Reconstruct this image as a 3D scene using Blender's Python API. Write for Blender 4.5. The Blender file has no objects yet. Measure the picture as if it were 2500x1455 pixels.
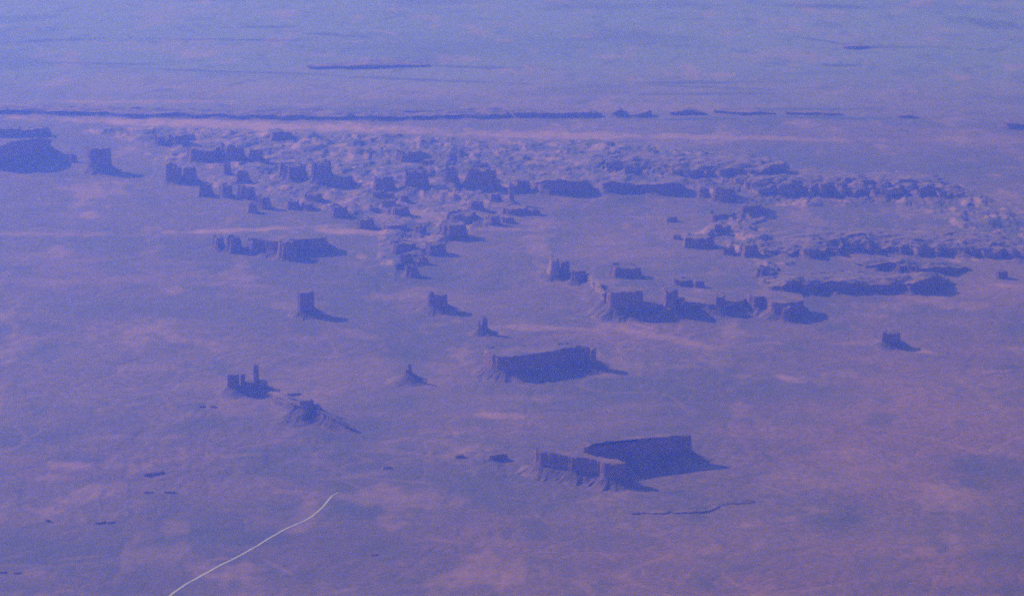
import bpy, math, random
import numpy as np
from mathutils import Vector
R = math.radians
scene = bpy.context.scene
col = scene.collection

# ------------------------------------------------------------------ camera, light, exposure
CAM_H = 9100.0            # metres above the plain
DEP = R(15.0)             # downward tilt of the view
HFOV = R(20.0)
W, H = 2500.0, 1455.0     # photograph size, only used to find bearings
F = (W / 2) / math.tan(HFOV / 2)
SUN_EL = R(30.0)
SUN_S = 0.62
SUN_STRENGTH = 5.0
SUN_COLOR = (1.0, 0.94, 0.86)
SKY_STRENGTH = 0.13
EXPOSURE = 0.08
HAZE_COLOR = (0.089, 0.146, 0.94)
HAZE_ABS = (1.0, 1.0, 1.0)
HAZE_DENS = 3.5e-5
HAZE_G = 0.66

cd = bpy.data.cameras.new("camera"); cam = bpy.data.objects.new("camera", cd); col.objects.link(cam)
cam.location = (0, 0, CAM_H); cam.rotation_euler = (math.pi / 2 - DEP, 0, 0)
cd.sensor_width = 36.0; cd.lens = 18.0 / math.tan(HFOV / 2)
cd.clip_start = 10.0; cd.clip_end = 400000.0
scene.camera = cam

world = bpy.data.worlds.new("World"); scene.world = world; world.use_nodes = True
nt = world.node_tree; nt.nodes.clear()
sky = nt.nodes.new("ShaderNodeTexSky"); sky.sky_type = 'NISHITA'; sky.sun_disc = False
sky.sun_elevation = SUN_EL; sky.altitude = 1600
to_sun = Vector((-1.0, SUN_S, 0)).normalized()
sky.sun_rotation = math.atan2(to_sun.x, to_sun.y)
sky.air_density = 1.6; sky.dust_density = 0.3; sky.ozone_density = 3.0
bg = nt.nodes.new("ShaderNodeBackground"); bg.inputs[1].default_value = SKY_STRENGTH
wo = nt.nodes.new("ShaderNodeOutputWorld")
nt.links.new(sky.outputs[0], bg.inputs[0]); nt.links.new(bg.outputs[0], wo.inputs[0])

sl = bpy.data.lights.new("sun", 'SUN'); sl.energy = SUN_STRENGTH; sl.angle = R(0.5); sl.color = SUN_COLOR
so = bpy.data.objects.new("sun", sl); col.objects.link(so)
d = Vector((to_sun.x * math.cos(SUN_EL), to_sun.y * math.cos(SUN_EL), math.sin(SUN_EL)))
so.rotation_euler = d.to_track_quat('Z', 'Y').to_euler(); so.location = (0, 0, 12000)

scene.view_settings.view_transform = 'Standard'; scene.view_settings.look = 'None'
scene.view_settings.gamma = 1.0; scene.view_settings.exposure = EXPOSURE
scene.render.engine = 'CYCLES'
scene.cycles.volume_bounces = 3
scene.cycles.max_bounces = 6
scene.cycles.use_denoising = False; scene.cycles.use_adaptive_sampling = False; scene.cycles.sample_clamp_indirect = 0.6
scene.cycles.pixel_filter_type = 'GAUSSIAN'; scene.cycles.filter_width = 2.2     # soft long lens and coarse old film

# ------------------------------------------------------------------ bearings -> world
def ray(px, py):
    x = (px - W / 2) / F; y = -(py - H / 2) / F
    c, s = math.cos(DEP), math.sin(DEP)
    return (x, c + y * s, -s + y * c)      # camera looks along +Y, tipped down
def at(px, py, z=0.0):
    dx, dy, dz = ray(px, py); t = (CAM_H - z) / -dz
    return (dx * t, dy * t)
def mpp(py):
    th = DEP + math.atan((py - H / 2) / F)
    return CAM_H / math.sin(th) / F / 1.0, th
def to_px(X, Y, Z=0.0):
    c, s = math.cos(DEP), math.sin(DEP)
    dz = Z - CAM_H
    depth = Y * c - dz * s
    up = Y * s + dz * c
    depth = np.maximum(depth, 1000.0)
    return W / 2 + X / depth * F, H / 2 - up / depth * F

# ------------------------------------------------------------------ noise
_rs = np.random.RandomState(7)
PERM = _rs.permutation(1024)
_ga = _rs.rand(1024) * 2 * math.pi
GX, GY = np.cos(_ga), np.sin(_ga)
def perlin(x, y, seed=0):
    x = np.asarray(x, float); y = np.asarray(y, float)
    xi = np.floor(x).astype(np.int64); yi = np.floor(y).astype(np.int64)
    xf = x - xi; yf = y - yi
    def g(ix, iy, fx, fy):
        h = PERM[(PERM[(ix + seed * 57) & 1023] + iy) & 1023]
        return GX[h] * fx + GY[h] * fy
    u = xf * xf * xf * (xf * (xf * 6 - 15) + 10); v = yf * yf * yf * (yf * (yf * 6 - 15) + 10)
    a = g(xi, yi, xf, yf); b = g(xi + 1, yi, xf - 1, yf)
    c = g(xi, yi + 1, xf, yf - 1); e = g(xi + 1, yi + 1, xf - 1, yf - 1)
    return ((a + (b - a) * u) + ((c + (e - c) * u) - (a + (b - a) * u)) * v) * 1.5
def fbm(x, y, oct=4, seed=0, gain=0.5):
    s = 0; a = 1.0; n = 0
    for k in range(oct):
        s = s + a * perlin(x * 2 ** k, y * 2 ** k, seed + k * 3); n += a; a *= gain
    return s / n
def sstep(a, b, t):
    t = np.clip((t - a) / (b - a), 0, 1); return t * t * (3 - 2 * t)

def inpoly(X, Y, P):
    r = np.zeros(np.shape(X), bool); n = len(P)
    for i in range(n):
        x1, y1 = P[i]; x2, y2 = P[(i + 1) % n]
        if y1 == y2: continue
        cnd = (y1 > Y) != (y2 > Y)
        r ^= cnd & (X < (x2 - x1) * (Y - y1) / (y2 - y1) + x1)
    return r
def segdist(X, Y, P, closed=True):
    """distance and arc position of the nearest point on the outline"""
    best = np.full(np.shape(X), 1e18); arc = np.zeros(np.shape(X)); s0 = 0.0
    n = len(P)
    for i in range(n if closed else n - 1):
        x1, y1 = P[i]; x2, y2 = P[(i + 1) % n]
        dx, dy = x2 - x1, y2 - y1; L2 = dx * dx + dy * dy + 1e-9
        t = np.clip(((X - x1) * dx + (Y - y1) * dy) / L2, 0, 1)
        dd = (X - x1 - t * dx) ** 2 + (Y - y1 - t * dy) ** 2
        m = dd < best; L = math.sqrt(L2)
        best = np.where(m, dd, best); arc = np.where(m, s0 + t * L, arc); s0 += L
    return np.sqrt(best), arc

# badlands: broken plateau country, outlines as (px, py) bearings on the plain
BAD = [  # polygon, amplitude m, wavelength m
    ([(355, 338), (560, 322), (820, 335), (1000, 345), (1260, 372), (1300, 400), (1240, 432), (1050, 440), (860, 445),
      (640, 440), (520, 420), (420, 400), (350, 385)], 75, 700),
    ([(410, 430), (700, 430), (1000, 450), (1230, 470), (1290, 505), (1200, 560), (1020, 560), (900, 548), (790, 525),
      (700, 500), (560, 470)], 45, 480),
    ([(1330, 350), (1600, 352), (1900, 405), (1960, 440), (1720, 455), (1560, 430), (1440, 425), (1400, 385)], 95, 650),
    ([(1640, 440), (1900, 420), (2300, 445), (2480, 500), (2500, 560), (2340, 560), (2240, 510), (1900, 505), (1750, 500)], 50, 420),
    ([(1690, 575), (1800, 520), (1900, 515), (1890, 560), (1900, 640), (1960, 620), (1900, 700), (1850, 690), (1850, 640)], 80, 550),
    ([(1250, 520), (1190, 545), (1090, 600), (960, 690), (920, 640), (930, 560)], 60, 520),
    ([(2200, 570), (2500, 560), (2500, 645), (2330, 640)], 45, 420),
    ([(150, 318), (420, 312), (900, 330), (1400, 345), (1900, 385), (1990, 430), (1700, 462), (1300, 442), (1000, 400), (600, 360), (330, 350)], 48, 420),
    ([(900, 440), (1260, 440), (1480, 436), (1500, 446), (1290, 470), (1100, 500), (900, 470)], 60, 380),
    ([(2000, 430), (2330, 445), (2500, 520), (2500, 600), (2380, 570), (2300, 520), (2050, 492)], 32, 360),
]
RIM = [  # soft rough ground on the near plain
    ([(380, 960), (560, 960), (720, 1000), (900, 1070), (960, 1150), (640, 1180), (300, 1300), (0, 1290), (0, 1080), (250, 1010)], 7, 520),
    ([(960, 1090), (1300, 1080), (1330, 1180), (1060, 1180)], 12, 420),
]
def ground_z(X, Y):
    X = np.asarray(X, float); Y = np.asarray(Y, float)
    z = 22 * fbm(X / 5200, Y / 5200, 3, 1) + 5 * fbm(X / 700, Y / 700, 2, 9)
    wx_ = X + 500 * perlin(X / 1700, Y / 1700, 2); z = z + 6 * np.minimum(np.abs(perlin(wx_ / 1300, Y / 1500, 6)) * 4, 1) + 3.5 * np.minimum(np.abs(perlin(wx_ / 420, Y / 520, 7)) * 4, 1) + 1.2 * np.minimum(np.abs(perlin(wx_ / 170, Y / 230, 12)) * 3, 1)
    px, py = to_px(X, Y)
    for k, (P, amp, wl) in enumerate(BAD + RIM):
        xs = [p[0] for p in P]; ys = [p[1] for p in P]
        m = (px > min(xs) - 60) & (px < max(xs) + 60) & (py > min(ys) - 25) & (py < max(ys) + 25)
        if not m.any(): continue
        x, y = X[m], Y[m]
        wx = px[m] + 26 * fbm(x / 1200, y / 1200, 2, 31 + k); wy = py[m] + 9 * fbm(x / 1200, y / 1200, 2, 41 + k)
        ins = inpoly(wx, wy, P); dd, _ = segdist(wx, wy * 3, [(a, b * 3) for a, b in P])
        w = np.where(ins, sstep(0, 26 if amp > 30 else 90, dd), 0)
        n = fbm(x / wl, y / (wl * 1.5), 4, 60 + k, 0.55)
        if amp > 30:
            t = 0.40 * sstep(-0.10, 0.02, n) + 0.35 * sstep(0.12, 0.20, n) + 0.2 * sstep(0.28, 0.33, n) + 0.25 * np.abs(n)
            t = t + 0.10 * fbm(x / 160, y / 200, 2, 77)
        else:
            t = sstep(-0.05, 0.25, n) + 0.7 * fbm(x / 160, y / 260, 2, 78)
        z = z.copy() if False else z
        z[m] += w * amp * t
    return z

# ------------------------------------------------------------------ materials
def mat(name): 
    m = bpy.data.materials.new(name); m.use_nodes = True
    n = m.node_tree; b = n.nodes["Principled BSDF"]; b.inputs["Roughness"].default_value = 0.95
    b.inputs["Specular IOR Level"].default_value = 0.15
    return m, n, b
def noise(n, scale, detail=4, rough=0.55, vec=None, dist=0.0):
    t = n.nodes.new("ShaderNodeTexNoise"); t.inputs["Scale"].default_value = scale
    t.inputs["Detail"].default_value = detail; t.inputs["Roughness"].default_value = rough; t.inputs["Distortion"].default_value = dist
    if vec is not None: n.links.new(vec, t.inputs["Vector"])
    return t.outputs["Fac"]
def ramp(n, src, stops):
    r = n.nodes.new("ShaderNodeValToRGB"); e = r.color_ramp.elements
    while len(e) < len(stops): e.new(0.5)
    for i, (p, c) in enumerate(stops):
        e[i].position = p; e[i].color = (*c, 1) if len(c) == 3 else c
    n.links.new(src, r.inputs[0]); return r.outputs[0]
def mix(n, f, a, b, mode='MIX'):
    x = n.nodes.new("ShaderNodeMix"); x.data_type = 'RGBA'; x.blend_type = mode
    for s, v in ((x.inputs[0], f), (x.inputs[6], a), (x.inputs[7], b)):
        if hasattr(v, "links") or hasattr(v, "node"): n.links.new(v, s)
        elif isinstance(v, (int, float)): s.default_value = v
        else: s.default_value = (*v, 1)
    return x.outputs[2]
def math_n(n, op, a, b=0.0):
    x = n.nodes.new("ShaderNodeMath"); x.operation = op; x.use_clamp = (op == 'MULTIPLY_ADD')
    for s, v in ((x.inputs[0], a), (x.inputs[1], b)):
        if hasattr(v, "node"): n.links.new(v, s)
        else: s.default_value = v
    return x.outputs[0]
def bump(n, b, src, dist, strength=1.0):
    x = n.nodes.new("ShaderNodeBump"); x.inputs["Distance"].default_value = dist; x.inputs["Strength"].default_value = strength
    n.links.new(src, x.inputs["Height"]); n.links.new(x.outputs[0], b.inputs["Normal"])
def pos(n, sc=(1, 1, 1)):
    g = n.nodes.new("ShaderNodeNewGeometry"); mp = n.nodes.new("ShaderNodeMapping"); mp.inputs["Scale"].default_value = sc
    n.links.new(g.outputs["Position"], mp.inputs["Vector"]); return mp.outputs[0]

SAND = (0.37, 0.16, 0.12); SOIL = (0.180, 0.083, 0.068); SCRUB = (0.084, 0.051, 0.053); DARK = (0.055, 0.045, 0.048)
m_ground, n, b = mat("desert_ground")
at_ = n.nodes.new("ShaderNodeAttribute"); at_.attribute_name = "cover"
sp = n.nodes.new("ShaderNodeSeparateColor"); n.links.new(at_.outputs["Color"], sp.inputs[0])
P = pos(n)
f1 = noise(n, 1 / 900, 6, 0.62, P); f2 = noise(n, 1 / 160, 5, 0.65, P); f3 = noise(n, 1 / 3200, 4, 0.6, P, 0.6)
base = mix(n, ramp(n, f1, [(0.38, (0, 0, 0)), (0.66, (1, 1, 1))]), SCRUB, SOIL)
base = mix(n, ramp(n, f3, [(0.40, (0, 0, 0)), (0.62, (0.7, 0.7, 0.7))]), base, (0.20, 0.095, 0.062))
base = mix(n, ramp(n, f2, [(0.35, (0.55, 0.55, 0.55)), (0.68, (0, 0, 0))]), base, SCRUB)
rf_ = math_n(n, 'MULTIPLY', sp.outputs[2], ramp(n, f1, [(0.30, (0.35, 0.35, 0.35)), (0.62, (0.85, 0.85, 0.85))]))
base = mix(n, rf_, base, (0.235, 0.082, 0.062))
f4 = noise(n, 1 / 55, 3, 0.7, P)
base = mix(n, ramp(n, f4, [(0.42, (0, 0, 0)), (0.60, (0.55, 0.55, 0.55))]), base, (0.06, 0.042, 0.045))
base = mix(n, at_.outputs['Alpha'], base, (0.125, 0.115, 0.10))  # greys the far ground, standing in for thicker haze
base = mix(n, sp.outputs[1], base, DARK)
sf = math_n(n, 'MULTIPLY', sp.outputs[0], ramp(n, f2, [(0.30, (0.55, 0.55, 0.55)), (0.55, (1, 1, 1))]))
base = mix(n, sf, base, SAND)
n.links.new(base, b.inputs["Base Color"])
bump(n, b, f2, 14.0, 0.7)

def rock_mat(name, light, dark, strata=True):
    m, n, b = mat(name); P = pos(n)
    f = noise(n, 1 / 60, 5, 0.6, P)
    c = mix(n, ramp(n, f, [(0.34, (0, 0, 0)), (0.66, (1, 1, 1))]), dark, light)
    if strata:
        P2 = pos(n, (1 / 900, 1 / 900, 1 / 16)); s = noise(n, 1.0, 3, 0.6, P2)
        c = mix(n, ramp(n, s, [(0.42, (0.45, 0.45, 0.45)), (0.6, (0, 0, 0))]), c, dark)
    gm = n.nodes.new("ShaderNodeNewGeometry"); sx = n.nodes.new("ShaderNodeSeparateXYZ"); n.links.new(gm.outputs["True Normal"], sx.inputs[0])
    flat = ramp(n, sx.outputs[2], [(0.80, (0, 0, 0)), (0.93, (1, 1, 1))])     # soil and scrub lie on the level parts
    soil = mix(n, ramp(n, noise(n, 1 / 240, 5, 0.6, P), [(0.36, (0, 0, 0)), (0.64, (1, 1, 1))]), (0.085, 0.053, 0.050), (0.175, 0.085, 0.064))
    c = mix(n, flat, c, soil)
    P3 = pos(n, (1 / 22, 1 / 22, 1 / 220)); fl = noise(n, 1.0, 4, 0.6, P3)
    n.links.new(c, b.inputs["Base Color"]); bump(n, b, fl if strata else f, 10.0, 0.8)
    return m
m_cliff = rock_mat("red_sandstone_cliff", (0.20, 0.090, 0.056), (0.12, 0.056, 0.040))
m_talus = rock_mat("red_shale_talus", (0.098, 0.050, 0.044), (0.068, 0.040, 0.038), False)
m_pale_lit = rock_mat("pale_sunlit_rock", (0.28, 0.140, 0.098), (0.17, 0.086, 0.065))  # lighter sandstone: sunlight on lit faces is put into the colour
m_bench = rock_mat('bench_soil', (0.145, 0.072, 0.058), (0.090, 0.054, 0.050), False)
m_road, n, b = mat("pale_road")
n.links.new(mix(n, noise(n, 1 / 120, 3, 0.5, pos(n)), (0.34, 0.245, 0.235), (0.52, 0.41, 0.39)), b.inputs["Base Color"])

# ------------------------------------------------------------------ helpers for objects
def mesh_obj(name, V, Fc, m, parent=None, loc=(0, 0, 0), smooth=False):
    me = bpy.data.meshes.new(name); me.from_pydata(V, [], Fc); me.materials.append(m)
    if smooth: me.polygons.foreach_set("use_smooth", [True] * len(me.polygons))
    me.update(); o = bpy.data.objects.new(name, me); col.objects.link(o); o.location = loc
    if parent: o.parent = parent; o.location = (0, 0, 0)
    return o
def grid_mesh(name, X, Y, Z, m, keep=None, attr=None):
    ny, nx = X.shape; co = np.stack([X, Y, Z], -1).reshape(-1, 3).astype(np.float32)
    i = np.arange((ny - 1) * (nx - 1)); r = i // (nx - 1); c = i % (nx - 1)
    q = np.stack([r * nx + c, r * nx + c + 1, (r + 1) * nx + c + 1, (r + 1) * nx + c], -1)
    if keep is not None:
        q = q[keep.reshape(-1)[q].any(1)]
        used = np.unique(q); rm = np.full(len(co), -1); rm[used] = np.arange(len(used)); co = co[used]; q = rm[q]
        if attr is not None: attr = attr[used]
    me = bpy.data.meshes.new(name)
    me.vertices.add(len(co)); me.vertices.foreach_set("co", co.ravel())
    me.loops.add(q.size); me.loops.foreach_set("vertex_index", q.ravel().astype(np.int32))
    me.polygons.add(len(q)); me.polygons.foreach_set("loop_start", np.arange(0, q.size, 4, dtype=np.int32))
    if attr is not None:
        a = me.attributes.new("cover", 'FLOAT_COLOR', 'POINT'); a.data.foreach_set("color", attr.astype(np.float32).ravel())
    me.update(calc_edges=True); me.materials.append(m)
    o = bpy.data.objects.new(name, me); col.objects.link(o); return o

# ------------------------------------------------------------------ ground cover map (sand, scrub, painted far haze)
# soft patches that lie on the plain: (px, py, half width, half height, tilt dy/dx, amount) ; + sand and two painted sunlit slopes, - dark scrub
RED = [(2250, 1020, 620, 260, 1), (1800, 1400, 900, 130, .9), (2400, 720, 260, 50, .7), (1150, 1330, 520, 90, .6), (300, 1150, 420, 90, .5),
 (1500, 830, 300, 50, .7), (1250, 1030, 400, 40, .4), (2400, 1440, 500, 120, .8), (700, 960, 300, 60, .3), (300, 700, 400, 40, .4), (1650, 560, 260, 60, .3)]
PATCH = [
 (1250, 225, 1500, 60, 0, .14), (620, 308, 560, 12, .030, .95), (1330, 330, 330, 9, .02, .75), (1750, 336, 420, 6, .02, .62), (330, 250, 260, 5, 0, .6),
 (780, 258, 300, 4, .01, .35), (1500, 262, 500, 14, 0, .3), (1000, 225, 600, 22, .02, .28), (400, 205, 420, 26, .01, .22),
 (960, 84, 38, 3, .25, .55), (930, 78, 40, 2, .1, .4), (2000, 345, 150, 3, .02, .4),
 (220, 527, 26, 9, 0, .7), (560, 563, 230, 6, -.03, .8), (180, 572, 220, 6, .01, .45), (880, 570, 90, 9, .02, .9),
 (1010, 530, 110, 16, -.05, .55), (1180, 560, 140, 6, 0, .5), (1320, 545, 60, 6, 0, .4), (640, 512, 60, 5, .02, .6),
 (1330, 802, 150, 7, .02, .75), (1600, 822, 190, 11, .22, .7), (1680, 838, 90, 9, .25, .7), (1560, 795, 40, 4, .35, .7),
 (1930, 928, 48, 7, .22, .95), (2070, 838, 55, 7, -.05, .55), (1220, 1015, 60, 8, 0, .8), (1360, 995, 60, 5, 0, .3),
 (2440, 697, 60, 6, .02, .8), (2255, 860, 40, 6, .15, .8), (2440, 908, 60, 4, -.1, .5), (1680, 900, 50, 5, 0, .4),
 (2350, 700, 300, 60, .02, .22), (2250, 980, 420, 90, .1, .20), (2150, 1330, 500, 60, -.05, .22), (2250, 1390, 300, 40, 0, .15),
 (1900, 1200, 60, 4, .3, .5), (1950, 1200, 60, 3, -.2, .4), (2450, 1280, 120, 60, 0, .12), (950, 1225, 70, 6, .45, .5),
 (180, 1140, 70, 10, .03, .65), (120, 1168, 90, 8, 0, .4), (880, 1162, 80, 6, -.08, .5), (700, 1200, 50, 6, 0, .35),
 (100, 690, 240, 14, .02, .32), (420, 690, 260, 10, .05, .35), (600, 700, 90, 5, 0, .4), (880, 820, 60, 10, .2, .3),
 (680, 880, 50, 4, -.3, .25), (480, 940, 110, 12, -.05, .35), (340, 900, 110, 8, 0, .3), (840, 1440, 60, 5, -.2, .5),
 (680, 1385, 50, 4, .5, .4), (540, 1362, 22, 4, -.1, .6), (1080, 1320, 60, 5, .1, .3), (1480, 1230, 60, 5, .1, .2),
 (1450, 715, 14, 40, 1.6, .7), (1350, 690, 30, 14, 0, .3), (860, 650, 40, 8, 0, .3), (885, 628, 12, 8, 0, .8),  # tall narrow one: sunlight painted on a sandy left-facing slope
 (1100, 1060, 60, 4, -.1, .35), (1150, 1000, 200, 20, 0, .12), (680, 985, 26, 12, .5, .8), (60, 620, 60, 4, 0, .3),  # strongest one: the sunlit saddle ridge painted pale
 (200, 1360, 70, 4, -.1, .35), (60, 1400, 90, 4, .1, .3), (470, 1330, 90, 4, 0, .2), (300, 1070, 150, 6, 0, .3),
 (560, 1115, 120, 5, -.05, .3), (700, 1060, 60, 9, -.4, .3), (1350, 1020, 500, 40, .02, .10),
 # darker, scrub covered
 (130, 101, 140, 3.9, -.04, -1.0), (560, 99, 260, 3.1, .01, -1.0), (640, 68, 90, 3.4, -.02, -1.0), (820, 87, 90, 3.4, .05, -1.0),
 (230, 156, 190, 3.1, .01, -1.0), (600, 177, 280, 2.9, .035, -1.0), (1050, 197, 280, 3.1, .04, -1.0), (1150, 165, 130, 3.9, .03, -1.0),
 (1690, 204, 190, 4.1000000000000005, -.01, -1.0), (1720, 231, 220, 3.1, 0, -1.0), (1720, 215, 160, 3.4, .04, -1.0), (2050, 160, 60, 3.9, 0, -1.0),
 (2180, 117, 120, 2.9, 0, -1.0), (2000, 100, 90, 2.9, .15, -1.0), (2430, 60, 110, 10, .12, -.9), (2000, 15, 160, 4.9, .03, -1.0),
 (2320, 20, 200, 10, .05, -.4), (400, 221, 60, 3.9, 0, -1.0), (1960, 180, 200, 8, 0, -.25), (1100, 120, 400, 30, 0, -.35),
 (2050, 290, 200, 4.9, .01, -1.0), (2300, 305, 230, 12, .04, -.45), (1700, 292, 140, 3.9, 0, -1.0), (1980, 268, 200, 4.9, 0, -1.0),
 (2100, 400, 500, 34, .03, -.45), (2000, 545, 330, 34, .03, -.55), (1150, 400, 170, 26, .04, -.5), (650, 460, 100, 10, .2, -.2),
 (250, 520, 300, 30, 0, -.25), (420, 600, 520, 28, .02, -.45), (330, 650, 300, 12, .02, -.5), (900, 660, 120, 18, .1, -.3),
 (620, 760, 500, 30, .06, -.25), (1600, 690, 160, 16, 0, -.35), (2000, 650, 130, 14, 0, -.35), (2150, 760, 250, 14, .03, -.3),
 (2050, 900, 260, 22, .1, -.3), (1150, 960, 260, 24, 0, -.22), (1650, 1010, 300, 20, .04, -.2), (150, 1345, 300, 36, .03, -.55),
 (1200, 1200, 260, 50, .05, -.35), (1500, 1320, 300, 30, .08, -.3), (700, 1100, 160, 6, -.06, -.6), (800, 1130, 40, 14, -.8, -.4),
 (1600, 1240, 60, 4, -.1, -.5), (1850, 1160, 60, 4, -.2, -.5), (350, 1215, 40, 5, 0, -.5), (60, 1090, 60, 10, .1, -.45),
 (1040, 1062, 70, 3, -.05, -.7), (640, 970, 200, 12, .1, -.35), (480, 990, 60, 8, 0, -.5), (850, 1290, 40, 3, 0, -.3),
 (1010, 1420, 60, 6, 0, -.3), (600, 1400, 50, 4, 0, -.3), (1600, 1050, 150, 2.5, -.02, -.4), (1850, 1075, 140, 3, .03, -.4),
 (2500, 1440, 200, 12, 0, -.4), (1300, 1380, 260, 16, .04, -.25), (40, 1440, 80, 8, 0, -.3), (100, 1290, 300, 6, 0, -.3),
]
def cover(X, Y):
    px, py = to_px(X, Y); s = np.zeros(X.shape); dk = np.zeros(X.shape)
    wob = fbm(X / 1500, Y / 2600, 4, 5, .6); wob2 = fbm(X / 420, Y / 900, 3, 15, .6)
    fin = fbm(X / 260, Y / 420, 3, 17, .65)
    px2 = px + 16 * wob; 
    for (cx, cy, rx, ry, tl, am) in PATCH:
        m = (np.abs(px - cx) < rx * 1.7 + 20) & (np.abs(py - cy) < ry * 2.6 + abs(tl) * rx * 1.7 + 6)
        if not m.any(): continue
        u = (px2[m] - cx) / rx; v = (py[m] + wob[m] * min(ry, 9) * .8 - cy - tl * (px2[m] - cx)) / ry
        r = np.sqrt(u * u + v * v) + (.9 * wob2[m] + .35 * fin[m]) * min(1, ry / 5)
        k = (1 - sstep(.35, 1.35, r)) * abs(am)
        if am > 0: s[m] = np.maximum(s[m], k * (.78 if cy < 600 else .62))
        else: dk[m] = np.maximum(dk[m], k)
    # natural streaks of blown sand and scrub everywhere
    st = fbm(X / 4200, Y / 2600, 5, 21, .62); s = np.maximum(s, .20 * sstep(.14, .42, st)); st2 = fbm(X / 900, Y / 1500, 4, 28, .65); s = np.maximum(s, .34 * sstep(.12, .42, st2))
    dk = np.maximum(dk, .6 * sstep(.08, .40, fbm(X / 3600, Y / 2400, 5, 25, .62))); dk = np.maximum(dk, .55 * sstep(.12, .42, fbm(X / 700, Y / 900, 4, 29, .65)))
    # sand floored washes and scrub lines along them
    wx_ = X + 500 * perlin(X / 1700, Y / 1700, 2)
    w1 = np.abs(perlin(wx_ / 1300, Y / 1500, 6)); w2 = np.abs(perlin(wx_ / 420, Y / 520, 7)); brk = sstep(-.1, .3, fbm(X / 2500, Y / 2500, 3, 91))
    s = np.maximum(s, .22 * (1 - sstep(.012, .045, w1)) * brk); s = np.maximum(s, .16 * (1 - sstep(.02, .07, w2)) * brk)
    dk = np.maximum(dk, .5 * (1 - sstep(.01, .05, np.abs(perlin(wx_ / 700, Y / 640, 8)))) * (1 - brk))
    # pale bare rock in the badlands, with its sunlit slopes painted brighter
    for k, (P, amp, wl) in enumerate(BAD):
        xs = [p[0] for p in P]; ys = [p[1] for p in P]
        m = (px > min(xs)) & (px < max(xs)) & (py > min(ys)) & (py < max(ys))
        ins = np.zeros(X.shape, bool); ins[m] = inpoly(px[m], py[m], P)
        nn = fbm(X[ins] / 260, Y[ins] / 420, 4, 33, .65); dk[ins] = np.maximum(dk[ins], .75 * sstep(.02, .30, fbm(X[ins] / 420, Y[ins] / 520, 4, 37, .6)))
        s[ins] = np.maximum(s[ins], .62 * sstep(.02, .28, nn))
    s = s * (1 - .35 * dk); rd_ = np.zeros(X.shape)
    for (cx, cy, rx, ry, am) in RED:
        r = np.sqrt(((px - cx) / rx) ** 2 + ((py - cy) / ry) ** 2) + .4 * wob
        rd_ = np.maximum(rd_, .65 * am * (1 - sstep(.2, 1.2, r)))
    return np.stack([np.clip(s, 0, 1), np.clip(dk, 0, 1), np.clip(rd_, 0, 1), np.clip(.9 * (1 - sstep(130, 330, py + 50 * wob)) * (1 - s), 0, 1)], -1).reshape(-1, 4)  # alpha: distant haze put into the ground colour

rows = np.concatenate([np.array([-30000, -10000, 0, 8000, 14000, 18000, 21000]), np.arange(22500, 33000, 26),
    np.arange(33000, 47500, 30), np.arange(47500, 60000, 48), np.array([61000, 64000, 68000, 72000, 78000, 88000, 105000, 130000, 160000])]).astype(float)
cols = np.concatenate([[-7.5, -3, -1.2, -.5, -.3, -.23], np.linspace(-.2, .2, 1150), [.23, .3, .5, 1.2, 3, 7.5]])
YY, CC = np.meshgrid(rows, cols, indexing='ij'); XX = CC * np.maximum(YY, 20000.0); XX = np.clip(XX, -150000, 150000)
for arr in (XX,):   # keep columns strictly ordered after clipping
    arr[:, 0] = -150001; arr[:, -1] = 150001
ZZ = ground_z(XX.ravel().copy(), YY.ravel().copy()).reshape(XX.shape)
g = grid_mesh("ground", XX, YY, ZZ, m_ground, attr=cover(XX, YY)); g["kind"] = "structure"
g["label"] = "wide red desert plain streaked with pale sand and dark scrub"
GMIN = float(ZZ.min())

# ------------------------------------------------------------------ rock builder
def chaikin(P, k=2):
    P = np.array(P, float)
    for _ in range(k):
        Q = np.roll(P, -1, 0); P = np.stack([.75 * P + .25 * Q, .25 * P + .75 * Q], 1).reshape(-1, 2)
    return P
def resample(P, ds):
    P = np.array(P, float); Q = np.vstack([P, P[:1]]); L = np.hypot(*np.diff(Q, axis=0).T); s = np.concatenate([[0], np.cumsum(L)])
    nn = max(24, int(s[-1] / ds)); t = np.linspace(0, s[-1], nn, endpoint=False)
    return np.stack([np.interp(t, s, Q[:, 0]), np.interp(t, s, Q[:, 1])], 1)
def ccw(P):
    x, y = P[:, 0], P[:, 1]
    return P if (x * np.roll(y, -1) - y * np.roll(x, -1)).sum() > 0 else P[::-1]
def normals(P):
    t = np.roll(P, -1, 0) - np.roll(P, 1, 0); t /= np.hypot(*t.T)[:, None] + 1e-9
    return np.stack([t[:, 1], -t[:, 0]], 1)

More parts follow.
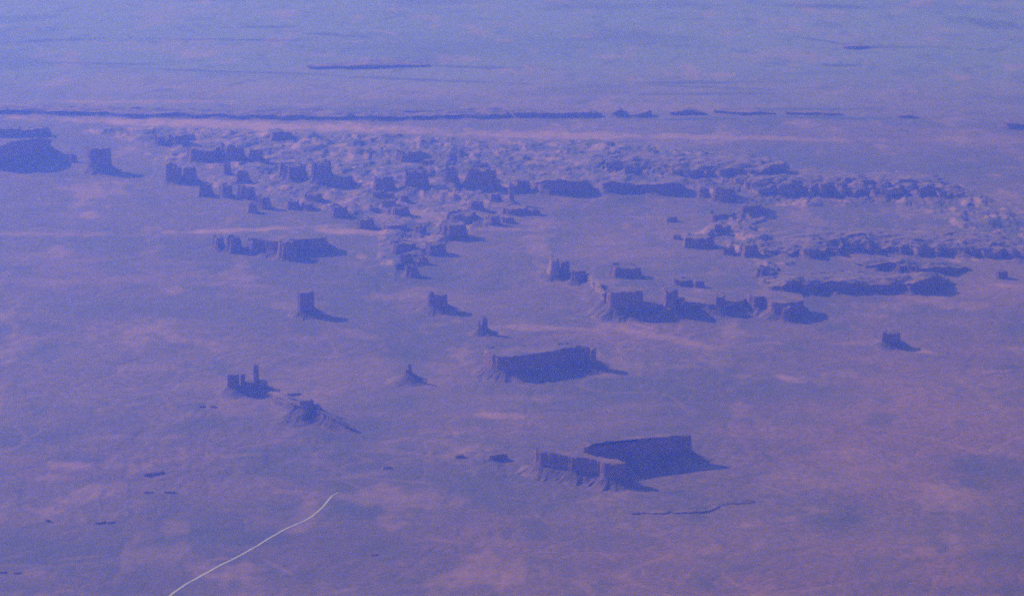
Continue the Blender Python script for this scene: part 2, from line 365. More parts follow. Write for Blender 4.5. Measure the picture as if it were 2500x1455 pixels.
def cliff_mesh(name, P, zb, zt, m, parent, origin, rough=0.0, rl=500.0, flute=10.0, taper=0.06, jag=0.05, seed=0, ds=None, cap=True):
    """P outline (world, CCW); zb base z; zt top z: number or function(X) ; returns perturbed outline"""
    per = np.hypot(*(np.roll(P, -1, 0) - P).T).sum()
    ds = ds or max(7.0, per / 420); P = ccw(resample(P, ds)); N = normals(P)
    minr = math.sqrt(abs((P[:, 0] * np.roll(P[:, 1], -1) - P[:, 1] * np.roll(P[:, 0], -1)).sum()) / 2 / math.pi)
    flute = min(flute, minr * .22)
    off = np.zeros(len(P))
    if rough: off += rough * fbm(P[:, 0] / rl, P[:, 1] / rl, 3, seed + 100, .55) * 1.6
    off += flute * (1 - 2.2 * np.abs(fbm(P[:, 0] / 70, P[:, 1] / 70, 3, seed + 5)))
    P = P + N * off[:, None]
    for _ in range(2): P = .6 * P + .2 * np.roll(P, 1, 0) + .2 * np.roll(P, -1, 0)
    N = normals(P); c = P.mean(0); n_ = len(P)
    zt_ = zt(P[:, 0], P[:, 1]) if callable(zt) else np.full(n_, float(zt))
    Hc = float(np.mean(zt_)) - zb
    inset = min(taper * Hc, minr * .35)
    levels = [(-.25, -.15), (0, 0), (.18, .25), (.30, .30), (.34, .55), (.62, .66), (.86, .78), (1.0, 1.0)]
    V = []
    for li, (t, k) in enumerate(levels):
        fl = .5 * flute * fbm(P[:, 0] / 45 + li * .3, P[:, 1] / 45, 2, seed + 40)
        Q = P - N * (inset * k + fl * (li > 1))[:, None]
        z = zb + (zt_ - zb) * t
        if t == 1.0: z = z + Hc * jag * np.clip(2.4 * fbm(P[:, 0] / 90, P[:, 1] / 90, 3, seed + 50), -1.2, 1.0)
        V += [(q[0] - origin[0], q[1] - origin[1], zz - origin[2]) for q, zz in zip(Q, z)]
    Q = P - N * (inset + min(14, minr * .3)); 
    V += [(q[0] - origin[0], q[1] - origin[1], zz - Hc * jag * .2 - origin[2]) for q, zz in zip(Q, zt_)]
    L = len(levels) + (1 if cap else 0); Fc = []
    for l in range(L - 1):
        for i in range(n_):
            j = (i + 1) % n_; Fc.append((l * n_ + i, l * n_ + j, (l + 1) * n_ + j, (l + 1) * n_ + i))
    if cap: Fc.append(tuple(range((L - 1) * n_, L * n_)))
    else: V = V[:L * n_]
    mesh_obj(name, V, Fc, m, parent)
    return P

def talus_mesh(outs, parent, origin, seed=0, res=None, steep=1.8, cut=None):
    """outs: list of (outline, talus height fn/number, talus width)"""
    wmax = max(o[2] for o in outs)
    A = np.vstack([o[0] for o in outs]); x0, y0 = A.min(0) - wmax * 1.5; x1, y1 = A.max(0) + wmax * 1.5
    r = res or max(9.0, max(x1 - x0, y1 - y0) / 150.0)
    X, Y = np.meshgrid(np.arange(x0, x1 + r, r), np.arange(y0, y1 + r, r))
    G = ground_z(X.ravel().copy(), Y.ravel().copy()).reshape(X.shape)
    Z = np.full(X.shape, -1e9); keep = np.zeros(X.shape, bool)
    for (P, Ht, w) in outs:
        ps = P[::max(1, len(P) // 110)]
        dd, arc = segdist(X, Y, ps); ins = inpoly(X, Y, ps); dd = np.where(ins, 0, dd)
        h = Ht(X, Y) if callable(Ht) else Ht
        if cut: h = h * np.clip(cut(X, Y) * 1.2, 0, 1)
        h = h * np.ones_like(X)
        ww = w * 1.15 * (1 + .45 * perlin(arc / (w * 1.4), arc * 0 + seed, 3 + seed))
        t = dd / ww
        rib = np.abs(perlin(arc / (w * .28 + 10), dd / (w * 2.5), 11 + seed)) 
        z = h * np.clip(1 - t, 0, 1) ** steep - h * .34 * rib * np.sin(np.pi * np.clip(t, 0, 1)) * (1 + 0 * t)
        z = z - np.maximum(t - 1, 0) * 60 - 3 + h * .05 * fbm(X / 60, Y / 60, 2, seed)
        Z = np.maximum(Z, z); keep |= t < 1.12
    Z = np.maximum(Z, -25)
    o = grid_mesh("talus_slope", X - origin[0], Y - origin[1], Z + G - origin[2], m_talus, keep=keep)
    o.parent = parent; return o

def root(name, x, y, label, cat, group=None):
    o = bpy.data.objects.new(name, None); col.objects.link(o); o.empty_display_size = 50
    gz = float(ground_z(np.array([x]), np.array([y]))[0]); o.location = (x, y, gz)
    o["label"] = label; o["category"] = cat
    if group: o["group"] = group
    return o, (x, y, gz)

_seed = [0]
def block(name, label, cat, x0, x1, yt, yc, yf, depth=None, pw=3.0, rot=0.0, group=None, m=None, parts=(), jag=.06, taper=.07, flute=9, rough=None, hw=None):
    """free standing butte: left, right, rim, cliff foot and talus foot bearings of its near side"""
    _seed[0] += 1; sd = _seed[0]; k, th = mpp(yf); px = (x0 + x1) / 2
    wt = max(12.0, (yf - yc) * k / (.46 * math.cos(th) + math.sin(th))); ht = .46 * wt
    yfoot = at(px, yf)[1]; yfr = yfoot + wt
    cx = at(px, yf)[0] * yfr / yfoot
    hc = (yc - yt) * k * 1.02 / math.cos(th); w = (x1 - x0) * k
    dep = depth or min(max(w * .75, 60), 420)
    cy = yfr + dep / 2
    a = np.linspace(0, 2 * math.pi, 40, endpoint=False); e = 2 / pw
    P = np.stack([np.sign(np.cos(a)) * np.abs(np.cos(a)) ** e * w / 2, np.sign(np.sin(a)) * np.abs(np.sin(a)) ** e * dep / 2], 1)
    c, s = math.cos(rot), math.sin(rot); P = P @ np.array([[c, s], [-s, c]]) + [cx, cy]
    o, og = root(name, cx, cy, label, cat, group)
    Q = cliff_mesh("cliff", P, og[2] + ht - 4, og[2] + ht + hc, m or m_cliff, o, og, rough if rough is not None else w * .07, max(w * .45, 60), flute, taper, jag, sd)
    outs = [(Q, ht, wt)]
    for (pn, a0, a1, pt, dy) in parts:     # extra pillars on the same skirt
        pc = at((a0 + a1) / 2, yf)[0] * (yfr + dy) / yfoot; pwid = (a1 - a0) * k
        a = np.linspace(0, 2 * math.pi, 28, endpoint=False)
        PP = np.stack([np.cos(a) * pwid / 2, np.sin(a) * pwid * .5], 1) + [pc, yfr + dy + pwid / 2]
        hh = (yc - pt) * k / math.cos(th)
        Q2 = cliff_mesh(pn, PP, og[2] + ht - 4, og[2] + ht + hh, m or m_cliff, o, og, 0, 100, pwid * .12, .05 if pn != "spire" else .09, .05, sd + 31)
        outs.append((Q2, ht, wt))
    talus_mesh(outs, o, og, sd)
    return o

_qr = random.Random(3)
def quick(name, label, cat, x0, x1, yt, yb, group=None, **kw):
    kw.setdefault('rot', _qr.uniform(-.35, .45)); kw.setdefault('pw', _qr.uniform(2.0, 2.8)); kw.setdefault('jag', _qr.uniform(.10, .3)); kw.setdefault('taper', _qr.uniform(.12, .35))
    kw.setdefault('rough', (x1 - x0) * mpp(yb)[0] * .13)
    h = yb - yt; cf = kw.pop('cf', .70); return block(name, label, cat, x0, x1, yt, yt + h * cf, yb - h * .04, group=group, **kw)

def ridge(name, label, cat, pts, depth, rough=60, rl=500, group=None, m=None, talus=.35, jag=.08, back=None, frag=0.0, hk=1.0):
    """long cliff line: pts = (px, rim py, foot py) from left to right; depth in metres behind the line"""
    _seed[0] += 1; sd = _seed[0]
    k, th = mpp(np.mean([p[2] for p in pts]))
    fr = []; hs = []
    for (x, yt, yb) in pts:
        kk, t2 = mpp(yb); htot = (yb - yt) * kk / (math.cos(t2) + talus * 1.6 * math.sin(t2))
        hs.append(htot); wt = htot * talus * 1.6; X0, Y0 = at(x, yb); Yn = Y0 + wt; fr.append((X0 * Yn / Y0, Yn))
    hm = float(np.mean(hs)); wt = hm * talus * 1.6
    fr = np.array(fr); bk = fr[::-1].copy(); dep = np.full(len(bk), float(depth)) * (1 - .25 * np.cos(np.arange(len(bk)) * 2.1))
    dep[0] *= .5; dep[-1] *= .5; bk[:, 1] += dep
    P = np.vstack([fr, bk]); P = chaikin(P, 1); xs = fr[:, 0]; o = np.argsort(xs); xs2 = xs[o]; h2 = np.array(hs)[o]
    cx, cy = P.mean(0); rt, og = root(name, cx, cy, label, cat, group)
    hf = lambda X, Y: np.interp(X, xs2, h2) * hk * np.clip(1 - frag * .3 + frag * 1.6 * fbm(X / 330, Y / 260, 3, 71 + sd), .15, 1.12); fy = fr[o][:, 1]; slope = depth > 450
    def top(X, Y):          # long benches tilt gently down behind their rim and run out into the plain
        t = np.clip((Y - np.interp(X, xs2, fy)) / depth, 0, 1.3)
        return og[2] + hf(X, Y) * ((1 - .95 * sstep(.15, 1.0, t)) if slope else 1.0) + 5 * fbm(X / 220, Y / 300, 3, sd)
    Q = cliff_mesh("cliff", P, og[2] - 20 if slope else og[2] + hm * talus * .9, top, m or m_cliff, rt, og, rough, rl, 14, .10, jag, sd, ds=max(9, k * 2), cap=False)
    x0, y0 = Q.min(0); x1, y1 = Q.max(0); r = max(10, (x1 - x0) / 420)
    X, Y = np.meshgrid(np.arange(x0, x1 + r, r), np.arange(y0, y1 + r, r)); ins = inpoly(X, Y, Q[::2])
    Z = top(X, Y) - 2; grid_mesh("bench_top", X - og[0], Y - og[1], Z - og[2], m_bench, keep=None if False else ins).parent = rt
    talus_mesh([(Q, lambda X, Y: hf(X, Y) * talus, wt)], rt, og, sd, res=max(14, (P[:, 0].max() - P[:, 0].min()) / 260), cut=(lambda X, Y: (top(X, Y) - og[2]) / np.maximum(hf(X, Y), 1)) if slope else None)
    return rt

def mesa(name, label, cat, tops, h, talus=.42, rough=20, rl=260, m=None, flute=12, jag=.03, tilt=None, k=1, tw=2.3):
    """mesa from the bearings of its rim"""
    _seed[0] += 1; sd = _seed[0]
    P = np.array([at(x, y, h) for x, y in tops]); P = ccw(chaikin(P, k))
    cx, cy = P.mean(0); rt, og = root(name, cx, cy, label, cat)
    Q = cliff_mesh("cliff", P, og[2] + h * talus - 5, og[2] + h, m or m_cliff, rt, og, rough, rl, flute, .09, jag, sd, ds=10)
    talus_mesh([(Q, h * talus, h * talus * tw)], rt, og, sd)
    return rt

# ------------------------------------------------------------------ the near and middle buttes
#FOREGROUND
mesa("mesa", "largest foreground mesa, high dark back cliff tapering to a pointed tail on the right", "mesa",
     [(1432, 1098), (1448, 1088), (1500, 1081), (1570, 1078), (1630, 1071), (1688, 1067), (1692, 1063), (1640, 1060), (1560, 1066), (1490, 1072), (1436, 1084), (1418, 1094)], 270, rough=10, flute=8, jag=.02)
mesa("mesa", "fluted sunlit cliff wing running to the front left of the foreground mesa", "mesa",
     [(1302, 1097), (1318, 1105), (1360, 1110), (1400, 1118), (1440, 1122), (1470, 1132), (1505, 1135), (1530, 1135), (1522, 1127), (1470, 1118), (1420, 1107), (1380, 1100), (1330, 1093)], 225, rough=34, rl=130, flute=22, jag=.09, tw=2.1)
mesa("mesa", "broad dark mesa in the centre of the valley with sunlit left end", "mesa",
     [(1176, 858), (1200, 866), (1238, 874), (1262, 870), (1300, 866), (1345, 860), (1380, 851), (1430, 848), (1446, 856), (1456, 850), (1430, 842), (1380, 840), (1300, 845), (1240, 848), (1200, 850)], 235, rough=36, rl=160, talus=.38, jag=.09)
block("butte", "castle-like butte with stepped towers and one tall spire, front left", "butte", 555, 583, 917, 945, 974, depth=110,
      parts=(("pillar", 588, 600, 915, 15), ("pillar", 600, 620, 936, 20), ("spire", 618, 633, 895, 30), ("pillar", 634, 652, 932, 20)), jag=.05, hw=1)
block("cone_hill", "dark cone hill with flat rock crown in front of the castle-like butte", "hill", 728, 768, 980, 996, 1046, depth=110, taper=.3,
      parts=(("pillar", 716, 727, 990, 30), ("pillar", 770, 782, 990, 20)), jag=.12)
ridge("rock_ridge", "low ridge sloping down right from the dark cone hill", "ridge", [(775, 1000, 1040), (812, 1018, 1050), (842, 1034, 1055), (866, 1047, 1058)], 60, rough=10, rl=200, talus=.6)
ridge("rock_ridge", "pale saddle ridge between the castle-like butte and the cone hill", "ridge", [(655, 958, 972), (675, 964, 984), (700, 978, 1000), (716, 984, 1008)], 90, rough=14, rl=150, talus=.6, m=m_pale_lit)  # lit ridge, its sunlight carried by the paler rock colour
block("rock_spire", "lone slender pointed spire on a cone of rubble in mid valley", "spire", 995, 1006, 889, 910, 946, depth=45, pw=2, taper=.2, jag=.12, parts=(("pillar", 990, 996, 903, 10),))
block("butte", "tall narrow square butte standing alone left of centre with long shadow", "butte", 727, 765, 717, 758, 786, depth=190, jag=.04, taper=.05)
block("butte", "squat butte with a knob on its left shoulder, right of the tall square butte", "butte", 1042, 1091, 725, 751, 774, depth=190, jag=.07, parts=(("pillar", 1047, 1060, 717, 20),))
block("butte", "thin twin-pillar butte between the squat knobbed butte and the central mesa", "butte", 1176, 1190, 780, 804, 828, depth=60, parts=(("pillar", 1168, 1173, 787, 10),), jag=.1)
block("butte", "lone ragged-topped butte on the right plain beside a pale sand patch", "butte", 2158, 2198, 818, 836, 860, depth=150, jag=.14, parts=(("pillar", 2152, 2162, 814, 20),))
block("butte", "pale round dome butte at the tip of the middle mesa group", "butte", 1336, 1368, 642, 672, 690, depth=420, pw=2.2, m=m_pale_lit, jag=.04, taper=.25)  # lit side face, brightened by the paler rock colour
block("butte", "dark narrow tower just right of the pale dome butte", "butte", 1369, 1390, 641, 668, 684, depth=110, jag=.06)
block("butte", "dark square block at the foot of the dark narrow tower", "butte", 1395, 1430, 663, 686, 703, depth=170, jag=.05)
quick("butte", "small pale-sided butte with curved shadow below the mesa row", "butte", 1906, 1932, 757, 793, depth=110, pw=2.2)
quick("cone_hill", "small dark cone hill alone near the right edge", "hill", 2432, 2462, 664, 684, taper=.5)
mesa("mesa", "pale low mesa whose broad slopes link the three dark square blocks", "mesa",
     [(1560, 742), (1606, 744), (1660, 736), (1700, 742), (1760, 746), (1800, 740), (1826, 724), (1780, 716), (1700, 714), (1610, 716), (1575, 722)], 130, talus=.72, rough=60, rl=260, m=m_pale_lit, tw=2.2)
ridge("rock_ridge", "pale sunlit ridge sloping down to the leftmost dark square block", "ridge", [(1432, 672, 700), (1446, 684, 726), (1462, 700, 752), (1476, 716, 776)], 170, rough=26, rl=160, talus=.62, m=m_pale_lit)
block("mesa", "large dark square block, leftmost of the three on the pale low mesa", "mesa", 1482, 1568, 717, 752, 790, depth=330, jag=.07, rough=26, rot=.12)
block("mesa", "dark block with a stepped top and long right slope, middle of the three", "mesa", 1616, 1654, 713, 750, 790, depth=330, jag=.10, rough=22, rot=.1, parts=(("pillar", 1656, 1672, 732, 40),))
block("mesa", "smallest dark block, rightmost of the three on the pale low mesa", "mesa", 1744, 1770, 728, 754, 782, depth=260, jag=.12, rough=20)
mesa("mesa", "dark hooked mesa between the buttressed mesa and the long plateau", "mesa",
     [(1816, 712), (1826, 722), (1846, 728), (1870, 726), (1876, 740), (1905, 744), (1958, 740), (1962, 722), (1930, 716), (1880, 714), (1850, 708)], 190, talus=.35, rough=18)
ridge("plateau", "long dark-fronted plateau at right of the middle mesas", "plateau",
      [(1876, 704, 716), (1915, 690, 724), (1970, 686, 724), (2040, 690, 722), (2110, 690, 722), (2180, 686, 722), (2240, 680, 724), (2285, 676, 718), (2315, 690, 706)], 900, rough=110, rl=260, frag=.35, talus=.5, jag=.12)
ridge("plateau", "shorter dark plateau step above and behind the long plateau", "plateau",
      [(2100, 646, 656), (2160, 642, 662), (2220, 642, 668), (2290, 648, 674), (2345, 656, 668)], 700, rough=110, rl=240, frag=.5, talus=.5, jag=.12)
quick("mesa", "small flat oblong mesa above the buttressed mesa", "mesa", 1490, 1564, 656, 682, depth=260)
quick("mesa", "low broken pair-topped mesa behind the buttressed mesa", "mesa", 1648, 1688, 686, 702)
quick("rock_outcrop", "small knob at right end of the low broken mesa", "rock outcrop", 1698, 1720, 688, 706)
# left middle group
mesa("mesa", "long dark mesa at left centre with several wall-like blocks", "mesa",
     [(600, 578), (650, 565), (715, 563), (760, 570), (800, 572), (804, 580), (770, 586), (720, 588), (680, 592), (655, 590), (620, 586)], 190, talus=.4, rough=60, rl=350, k=1)
quick("butte", "left-end block of the left centre group with a thin fin", "butte", 515, 548, 586, 620, depth=220, jag=.15)
quick("butte", "dark block second from left in the left centre group", "butte", 550, 590, 588, 626, depth=240)
quick("butte", "dark block left of the bright pale slot in the left centre group", "butte", 600, 644, 596, 628, depth=260)
quick("butte", "bright pale pillar in the middle of the left centre group", "butte", 648, 664, 602, 632, depth=300, pw=2.2, m=m_pale_lit, rot=.5)
quick("butte", "tall dark front block of the left centre group", "butte", 676, 722, 598, 644, depth=260)
quick("mesa", "low dark shelf at right end of the left centre group", "mesa", 728, 800, 594, 616, depth=300)
# ------------------------------------------------------------------ column of outcrops left of centre
C1 = "mesas stepping down below the badlands"
for lab, x0, x1, a, b_, dp in [
    ("oval flat dark mesa, top of the stepping group under the badlands", 1072, 1142, 561, 590, 260),
    ("oblong dark mesa, left one of the pair in the stepping group", 957, 1020, 605, 627, 220),
    ("peaked dark mesa, right one of the pair in the stepping group", 1038, 1088, 602, 630, 220),
    ("small dark block below the left one of the pair", 976, 1008, 634, 650, 120),
    ("small dark block below the right one of the pair", 1022, 1046, 633, 652, 120),
    ("lowest dark block of the stepping group with a long shadow", 986, 1022, 654, 684, 160),
    ("small round knob left of the oval flat mesa", 1014, 1040, 563, 580, 120)]:
    quick("mesa", lab, "mesa", x0, x1, a, b_, group=C1, depth=dp)
# ------------------------------------------------------------------ badlands blocks
G1 = "rock blocks along the broken badlands rim"
for lab, x0, x1, a, b_ in [
    ("wide shaded butte, leftmost of the two big blocks starting the rim", 406, 440, 412, 452),
    ("shaded butte with pale left edge beside the rim's first block", 446, 477, 415, 450),
    ("square rim block just below the two big starting blocks", 486, 516, 455, 482),
    ("square rim block with pale left wall, fifth of the descending row", 537, 564, 457, 487),
    ("broad low rim block left of the rounded pair", 579, 618, 463, 491),
    ("rounded dark rim block, larger of the rounded pair", 625, 659, 485, 514),
    ("rounded dark rim block, smaller lower one of the pair", 605, 626, 503, 522),
    ("dark tower under a pale arc-shaped cliff in the upper badlands", 546, 562, 402, 430),
    ("low dark block to the right of the arc-shaped cliff tower", 574, 606, 425, 450),
    ("wide dark butte group in the upper middle badlands", 678, 742, 412, 446),
    ("largest tall dark butte of the left badlands", 757, 812, 412, 460),
    ("wide dark wall at the top of the left badlands", 460, 530, 372, 402),
    ("dark wall right of the wide top wall in the left badlands", 535, 590, 368, 402),
    ("small dark wall with pale strip on its left, upper badlands", 610, 638, 374, 402),
    ("small far block at the upper left of the badlands", 380, 400, 340, 358),
    ("far twin-topped block at the upper left of the badlands", 412, 456, 340, 358),
    ("far dark shelf above the middle of the left badlands", 664, 708, 334, 350),
    ("low rock right of the rounded pair on the rim", 696, 728, 496, 514),
    ("flat low rock in the lower middle of the rim", 736, 764, 502, 516),
    ("low rock just below the largest tall badlands butte", 746, 786, 478, 494),
    ("dark squarish block standing forward of the rim over pale sand", 806, 846, 511, 536),
    ("dark domed block alone on the pale sand band", 870, 910, 541, 562),
    ("thin flat outcrop on the pale sand band", 935, 988, 556, 567),
    ("flat dark outcrop above the pale sand patch", 946, 998, 518, 534),
    ("small pyramid rock in the lower badlands", 904, 922, 511, 523),
    ("sloping dark rock in the lower badlands right of the pyramid rock", 934, 964, 500, 513),
    ("dark wall left of the three central badlands buttes", 912, 958, 444, 470),
    ("leftmost of the three central badlands buttes", 986, 1044, 432, 472),
    ("middle one of the three central badlands buttes, narrowest", 1083, 1118, 430, 468),
    ("rightmost of the three central badlands buttes, with a low toe", 1136, 1212, 426, 474),
    ("narrow dark butte between a pale pillar and the big flat mesa", 1256, 1290, 445, 471),
    ("dark rounded block in the pale right part of the lower badlands", 1145, 1178, 498, 520),
    ("tiny dark block left of the thin pale pillar", 1200, 1220, 482, 496),
    ("flat oblong outcrop with two steps over the oval mesa", 1090, 1160, 530, 550),
    ("small square block to the right of the two-step outcrop", 1196, 1217, 532, 552),
    ("tiny flat block at the right of the small square block", 1226, 1250, 535, 545),
    ("long thin dark outcrop reaching out over the plain", 1226, 1282, 513, 526),
    ("small rounded end of the long thin outcrop", 1290, 1318, 514, 526),
    ("far flat-topped dark mesa in the upper central badlands", 966, 1026, 380, 398),
    ("far small dark block right of the flat-topped far mesa", 1032, 1058, 397, 409),
    ("far narrow dark block in the upper central badlands", 1094, 1112, 390, 406),
    ("low shaded shelf right of the largest tall butte", 792, 858, 438, 458),
    ("small dark rock at left of a pale hollow, lower badlands", 912, 934, 474, 488),
    ("small dark rock right of a pale hollow, lower badlands", 938, 958, 476, 489),
    ("tiny low rock below the left central butte", 975, 996, 484, 496),
    ("thin pale pillar at the right end of the left badlands", 1243, 1251, 450, 505)]:
    quick("butte" if b_ - a > 20 else "rock_outcrop", lab, "butte" if b_ - a > 20 else "rock outcrop", x0 - 2, x1 + 3, a, b_ + 3, group=G1,
          m=m_pale_lit if "pale pillar at" in lab else None)
ridge("mesa", "big flat dark mesa facing the open valley, centre", "mesa", [(1297, 448, 466), (1330, 441, 480), (1380, 441, 482), (1425, 445, 478), (1446, 456, 470)], 500, rough=30, rl=500)
ridge("mesa", "long dark mesa wall right of the big flat mesa", "mesa", [(1464, 448, 472), (1490, 444, 476), (1550, 450, 472), (1590, 450, 478), (1640, 446, 482), (1676, 452, 472)], 550, rough=40, rl=400)
quick("butte", "dark bulky butte between the mesa wall and pale canyon cliffs", "butte", 1742, 1802, 466, 500, depth=260)
quick("butte", "narrow dark block at left of the bulky butte", "butte", 1706, 1732, 462, 488)
G2 = "outcrops left of the right-hand tableland"
for lab, x0, x1, a, b_ in [
    ("small flat oval outcrop alone on the plain right of centre", 1622, 1652, 534, 546),
    ("dark curved outcrop under pale cliffs, upper of two", 1806, 1862, 518, 536),
    ("dark toothed outcrop, lower left of two under pale cliffs", 1732, 1788, 529, 546),
    ("dark oblong outcrop at the tableland's lower left corner", 1672, 1740, 584, 610),
    ("small dark block above the oblong corner outcrop", 1742, 1766, 563, 577),
    ("dark square block right of the oblong corner outcrop", 1768, 1796, 608, 627),
    ("dark wide block beside the square block on the tableland foot", 1806, 1850, 606, 632),
    ("faint low knob left of the oblong corner outcrop", 1642, 1664, 576, 588),
    ("dark rock at the top of the long plateau's left slope", 1846, 1880, 662, 684)]:
    quick("rock_outcrop", lab, "rock outcrop", x0, x1, a, b_, group=G2)
ridge("tableland", "wide tableland with a scalloped sunlit and shaded rim at far right", "tableland",
      [(1880, 612, 628), (1930, 606, 632), (1985, 598, 632), (2040, 590, 630), (2110, 584, 626), (2180, 592, 628), (2250, 600, 628), (2330, 598, 628), (2420, 602, 634), (2492, 612, 636)],
      1500, rough=230, rl=300, frag=.7, hk=.72, talus=.4, jag=.07, m=m_pale_lit)  # paler rock colour paints sunlight onto the rim facets
ridge("tableland", "higher tableland rim of broken cliffs behind the flat dark upland", "tableland",
      [(1830, 446, 478), (1900, 446, 484), (1980, 444, 486), (2060, 446, 488), (2130, 444, 486), (2200, 450, 490), (2280, 458, 490), (2350, 470, 492)],
      1400, rough=240, rl=280, frag=.8, hk=.6, talus=.4, jag=.07, m=m_pale_lit)
ridge("tableland", "pale crumbling cliff rim above the big flat dark mesas", "tableland",
      [(1500, 400, 420), (1570, 404, 430), (1650, 412, 438), (1740, 418, 440), (1830, 412, 440), (1910, 404, 440)], 1300, rough=250, rl=300, frag=.8, hk=.65, talus=.4, jag=.08, m=m_pale_lit)
# left edge
ridge("mesa", "huge rounded dark mesa cut off by the left edge", "mesa", [(-40, 360, 424), (10, 358, 424), (50, 346, 422), (90, 342, 412), (122, 348, 390)], 700, rough=40, rl=500, talus=.45)
ridge("rock_ridge", "ridge of jagged small towers behind the mesa at the left edge", "ridge", [(-20, 324, 340), (22, 318, 340), (60, 322, 340), (112, 316, 338), (124, 330, 338)], 120, rough=50, rl=200, talus=.4, jag=.3)
block("butte", "massive dark square butte right of the left-edge mesa", "butte", 210, 268, 368, 412, 432, depth=260, taper=.04)
quick("butte", "small dark block beside the massive square butte", "butte", 171, 189, 381, 402)
# ------------------------------------------------------------------ far ridges
ridge("far_ridge", "long unbroken dark ridge across the far plain from the left edge", "ridge",
      [(-60, 258, 282), (60, 262, 282), (200, 270, 288), (350, 272, 292), (500, 274, 292), (650, 276, 296), (800, 280, 297), (860, 277, 298), (930, 279, 298), (1000, 281, 297), (1080, 277, 294), (1150, 277, 292), (1205, 273, 290), (1230, 279, 289)],
      440, rough=130, rl=700, talus=.6, jag=.14, frag=.5, hk=.66)
ridge("far_ridge", "notched dark ridge right of the long unbroken far ridge", "ridge", [(1252, 278, 290), (1300, 276, 290), (1380, 277, 289), (1440, 275, 289), (1472, 281, 288)], 300, rough=90, rl=500, talus=.5, jag=.2)
ridge("far_ridge", "short far ridge with a pointed peak at its left", "ridge", [(1494, 276, 287), (1512, 268, 289), (1534, 277, 287)], 200, rough=40, rl=300, talus=.5, jag=.1)
ridge("far_ridge", "short far ridge with an upturned right end", "ridge", [(1542, 280, 288), (1565, 277, 289), (1586, 270, 287), (1592, 278, 285)], 200, rough=40, rl=300, talus=.5, jag=.1)
ridge("far_ridge", "low far ridge sloping to the right, middle right", "ridge", [(1640, 275, 283), (1682, 269, 284), (1722, 277, 283)], 220, rough=50, rl=300, talus=.5, jag=.15)
ridge("far_ridge", "thin far ridge with small teeth at right", "ridge", [(1745, 271, 278), (1800, 275, 282), (1850, 274, 283), (1892, 278, 283)], 220, rough=50, rl=300, talus=.5, jag=.2)
ridge("far_ridge", "faint last ridge piece before the right quarter of the plain", "ridge", [(1920, 277, 283), (1990, 277, 284), (2050, 280, 285)], 200, rough=60, rl=300, talus=.5, jag=.1)
ridge("far_ridge", "faint small ridge between the right quarter and right edge", "ridge", [(2190, 284, 290), (2216, 283, 292), (2240, 287, 292)], 150, rough=30, rl=300, talus=.5, jag=.1)
ridge("far_ridge", "dark knob cut off by the right edge of the far plain", "ridge", [(2450, 300, 316), (2465, 302, 319), (2520, 308, 319)], 300, rough=40, rl=300, talus=.5)
ridge("far_ridge", "farthest dark ridge left of centre near the top", "ridge", [(756, 163, 170), (840, 163, 171), (900, 158, 170), (960, 160, 168), (1045, 159, 165)], 400, rough=80, rl=700, talus=.5, jag=.1)
ridge("far_ridge", "farthest small dark ridge at upper right", "ridge", [(2062, 117, 123), (2090, 115, 123), (2124, 116, 121)], 400, rough=50, rl=600, talus=.5, jag=.1)
# ------------------------------------------------------------------ small outcrops on the near plain
G3 = "small dark outcrops on the near plain"
for lab, x0, x1, a, b_ in [
    ("small dark knoll just left of the foreground mesa", 1194, 1236, 1102, 1130),
    ("faint low knoll left of the small dark knoll", 1108, 1134, 1110, 1124),
    ("tiny dark butte with rising right end, lower centre", 934, 954, 1134, 1147),
    ("dark flat outcrop on the lower left plain", 348, 402, 1150, 1164),
    ("small dark rock on the far lower left plain", 232, 256, 1270, 1280),
    ("smaller dark rock right next to the lower left rock", 260, 276, 1271, 1279),
    ("tiny lone dark rock left of the lower left rocks", 109, 120, 1267, 1276),
    ("dark double outcrop below the flat outcrop, left plain", 350, 372, 1199, 1208),
    ("short dark outcrop right of the double outcrop, left plain", 400, 428, 1197, 1207),
    ("small dark outcrop at the bottom centre", 902, 922, 1350, 1357),
    ("small dark outcrop at the lower left corner", 30, 50, 1393, 1401),
    ("tiny dark bump directly at the lower left edge", -6, 14, 1391, 1400),
    ("low debris mound right of the castle-like butte", 700, 734, 958, 968),
    ("tiny dark mound left below the castle-like butte", 484, 498, 988, 998),
    ("tiny dark mound between the castle-like butte and the left plain", 512, 526, 990, 1000)]:
    quick("rock_outcrop", lab, "rock outcrop", x0, x1, a + (b_ - a) * .42, b_, group=G3, depth=50, cf=.45)
ridge("scarp", "low notched scarp curving under the foreground mesa", "ridge", [(1542, 1252, 1258), (1600, 1251, 1257), (1670, 1251, 1258), (1720, 1246, 1254), (1742, 1236, 1243), (1790, 1229, 1234), (1840, 1225, 1229)], 60, rough=60, rl=160, talus=.5, jag=.3, hk=.6, frag=.6)

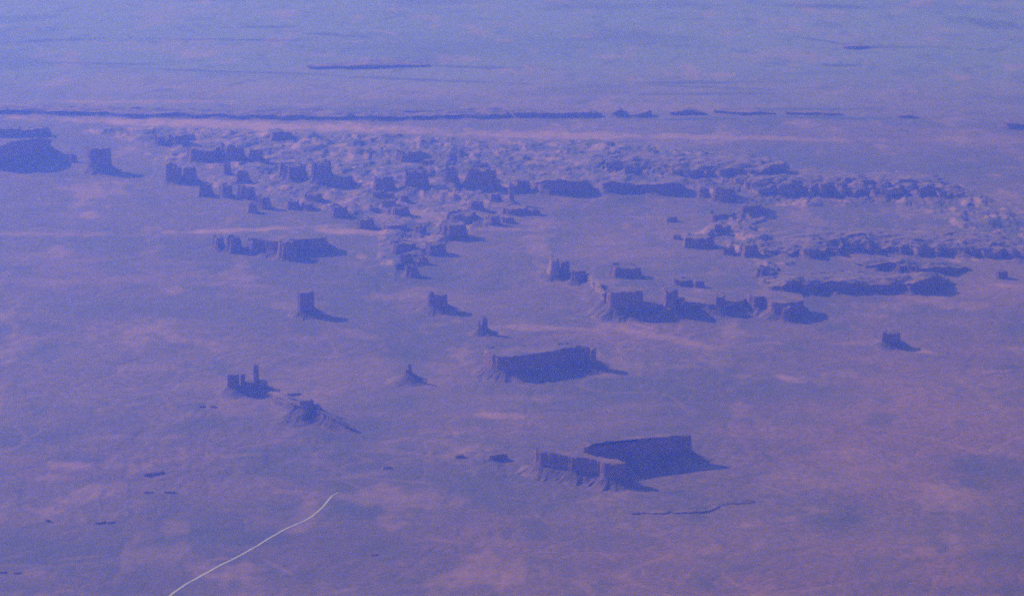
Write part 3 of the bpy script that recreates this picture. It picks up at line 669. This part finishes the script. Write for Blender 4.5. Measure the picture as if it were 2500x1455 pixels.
# ------------------------------------------------------------------ road
RP = [(395, 1475), (412, 1455), (440, 1432), (480, 1410), (540, 1378), (600, 1348), (650, 1318), (700, 1290), (735, 1277), (758, 1265), (785, 1243), (802, 1222), (812, 1210), (826, 1204)]
C = np.array([at(*p) for p in RP]); 
for _ in range(3):
    Q = [C[0]]
    for i in range(len(C) - 1): Q += [.75 * C[i] + .25 * C[i + 1], .25 * C[i] + .75 * C[i + 1]]
    C = np.array(Q + [C[-1]])
t = np.gradient(C, axis=0); t /= np.hypot(*t.T)[:, None]; N = np.stack([-t[:, 1], t[:, 0]], 1)
hw = np.interp(np.arange(len(C)), [0, len(C) - 1], [11, 7])[:, None] * (1 + .25 * perlin(C[:, 0] / 130, C[:, 1] / 130, 5))[:, None]
rw = [C + N * hw, C, C - N * hw]
V = []
for Lc in rw:
    z = ground_z(Lc[:, 0].copy(), Lc[:, 1].copy()) + 3.0
    V += [(x, y, zz) for (x, y), zz in zip(Lc, z)]
m_ = len(C); Fc = [(l * m_ + i, (l + 1) * m_ + i, (l + 1) * m_ + i + 1, l * m_ + i + 1) for l in range(2) for i in range(m_ - 1)]
rd = mesh_obj("road", V, Fc, m_road); rd["kind"] = "structure"; rd["label"] = "pale unpaved road curving up from the bottom left"

# ------------------------------------------------------------------ haze
x0, x1, y0, y1, z0, z1 = -152000, 152000, -32000, 162000, GMIN - 60, CAM_H + 60
V = [(x, y, z) for z in (z0, z1) for y in (y0, y1) for x in (x0, x1)]
Fc = [(0, 2, 3, 1), (4, 5, 7, 6), (0, 1, 5, 4), (2, 6, 7, 3), (0, 4, 6, 2), (1, 3, 7, 5)]
mh = bpy.data.materials.new("haze"); mh.use_nodes = True; n = mh.node_tree; n.nodes.clear()
pv = n.nodes.new("ShaderNodeVolumePrincipled"); ou = n.nodes.new("ShaderNodeOutputMaterial"); n.links.new(pv.outputs[0], ou.inputs["Volume"])
pv.inputs["Color"].default_value = (*HAZE_COLOR, 1); pv.inputs["Density"].default_value = HAZE_DENS
pv.inputs["Anisotropy"].default_value = HAZE_G; pv.inputs["Absorption Color"].default_value = (*HAZE_ABS, 1)
hz = mesh_obj("haze", V, Fc, mh); hz["kind"] = "stuff"; hz["label"] = "thick blue haze over the whole desert"
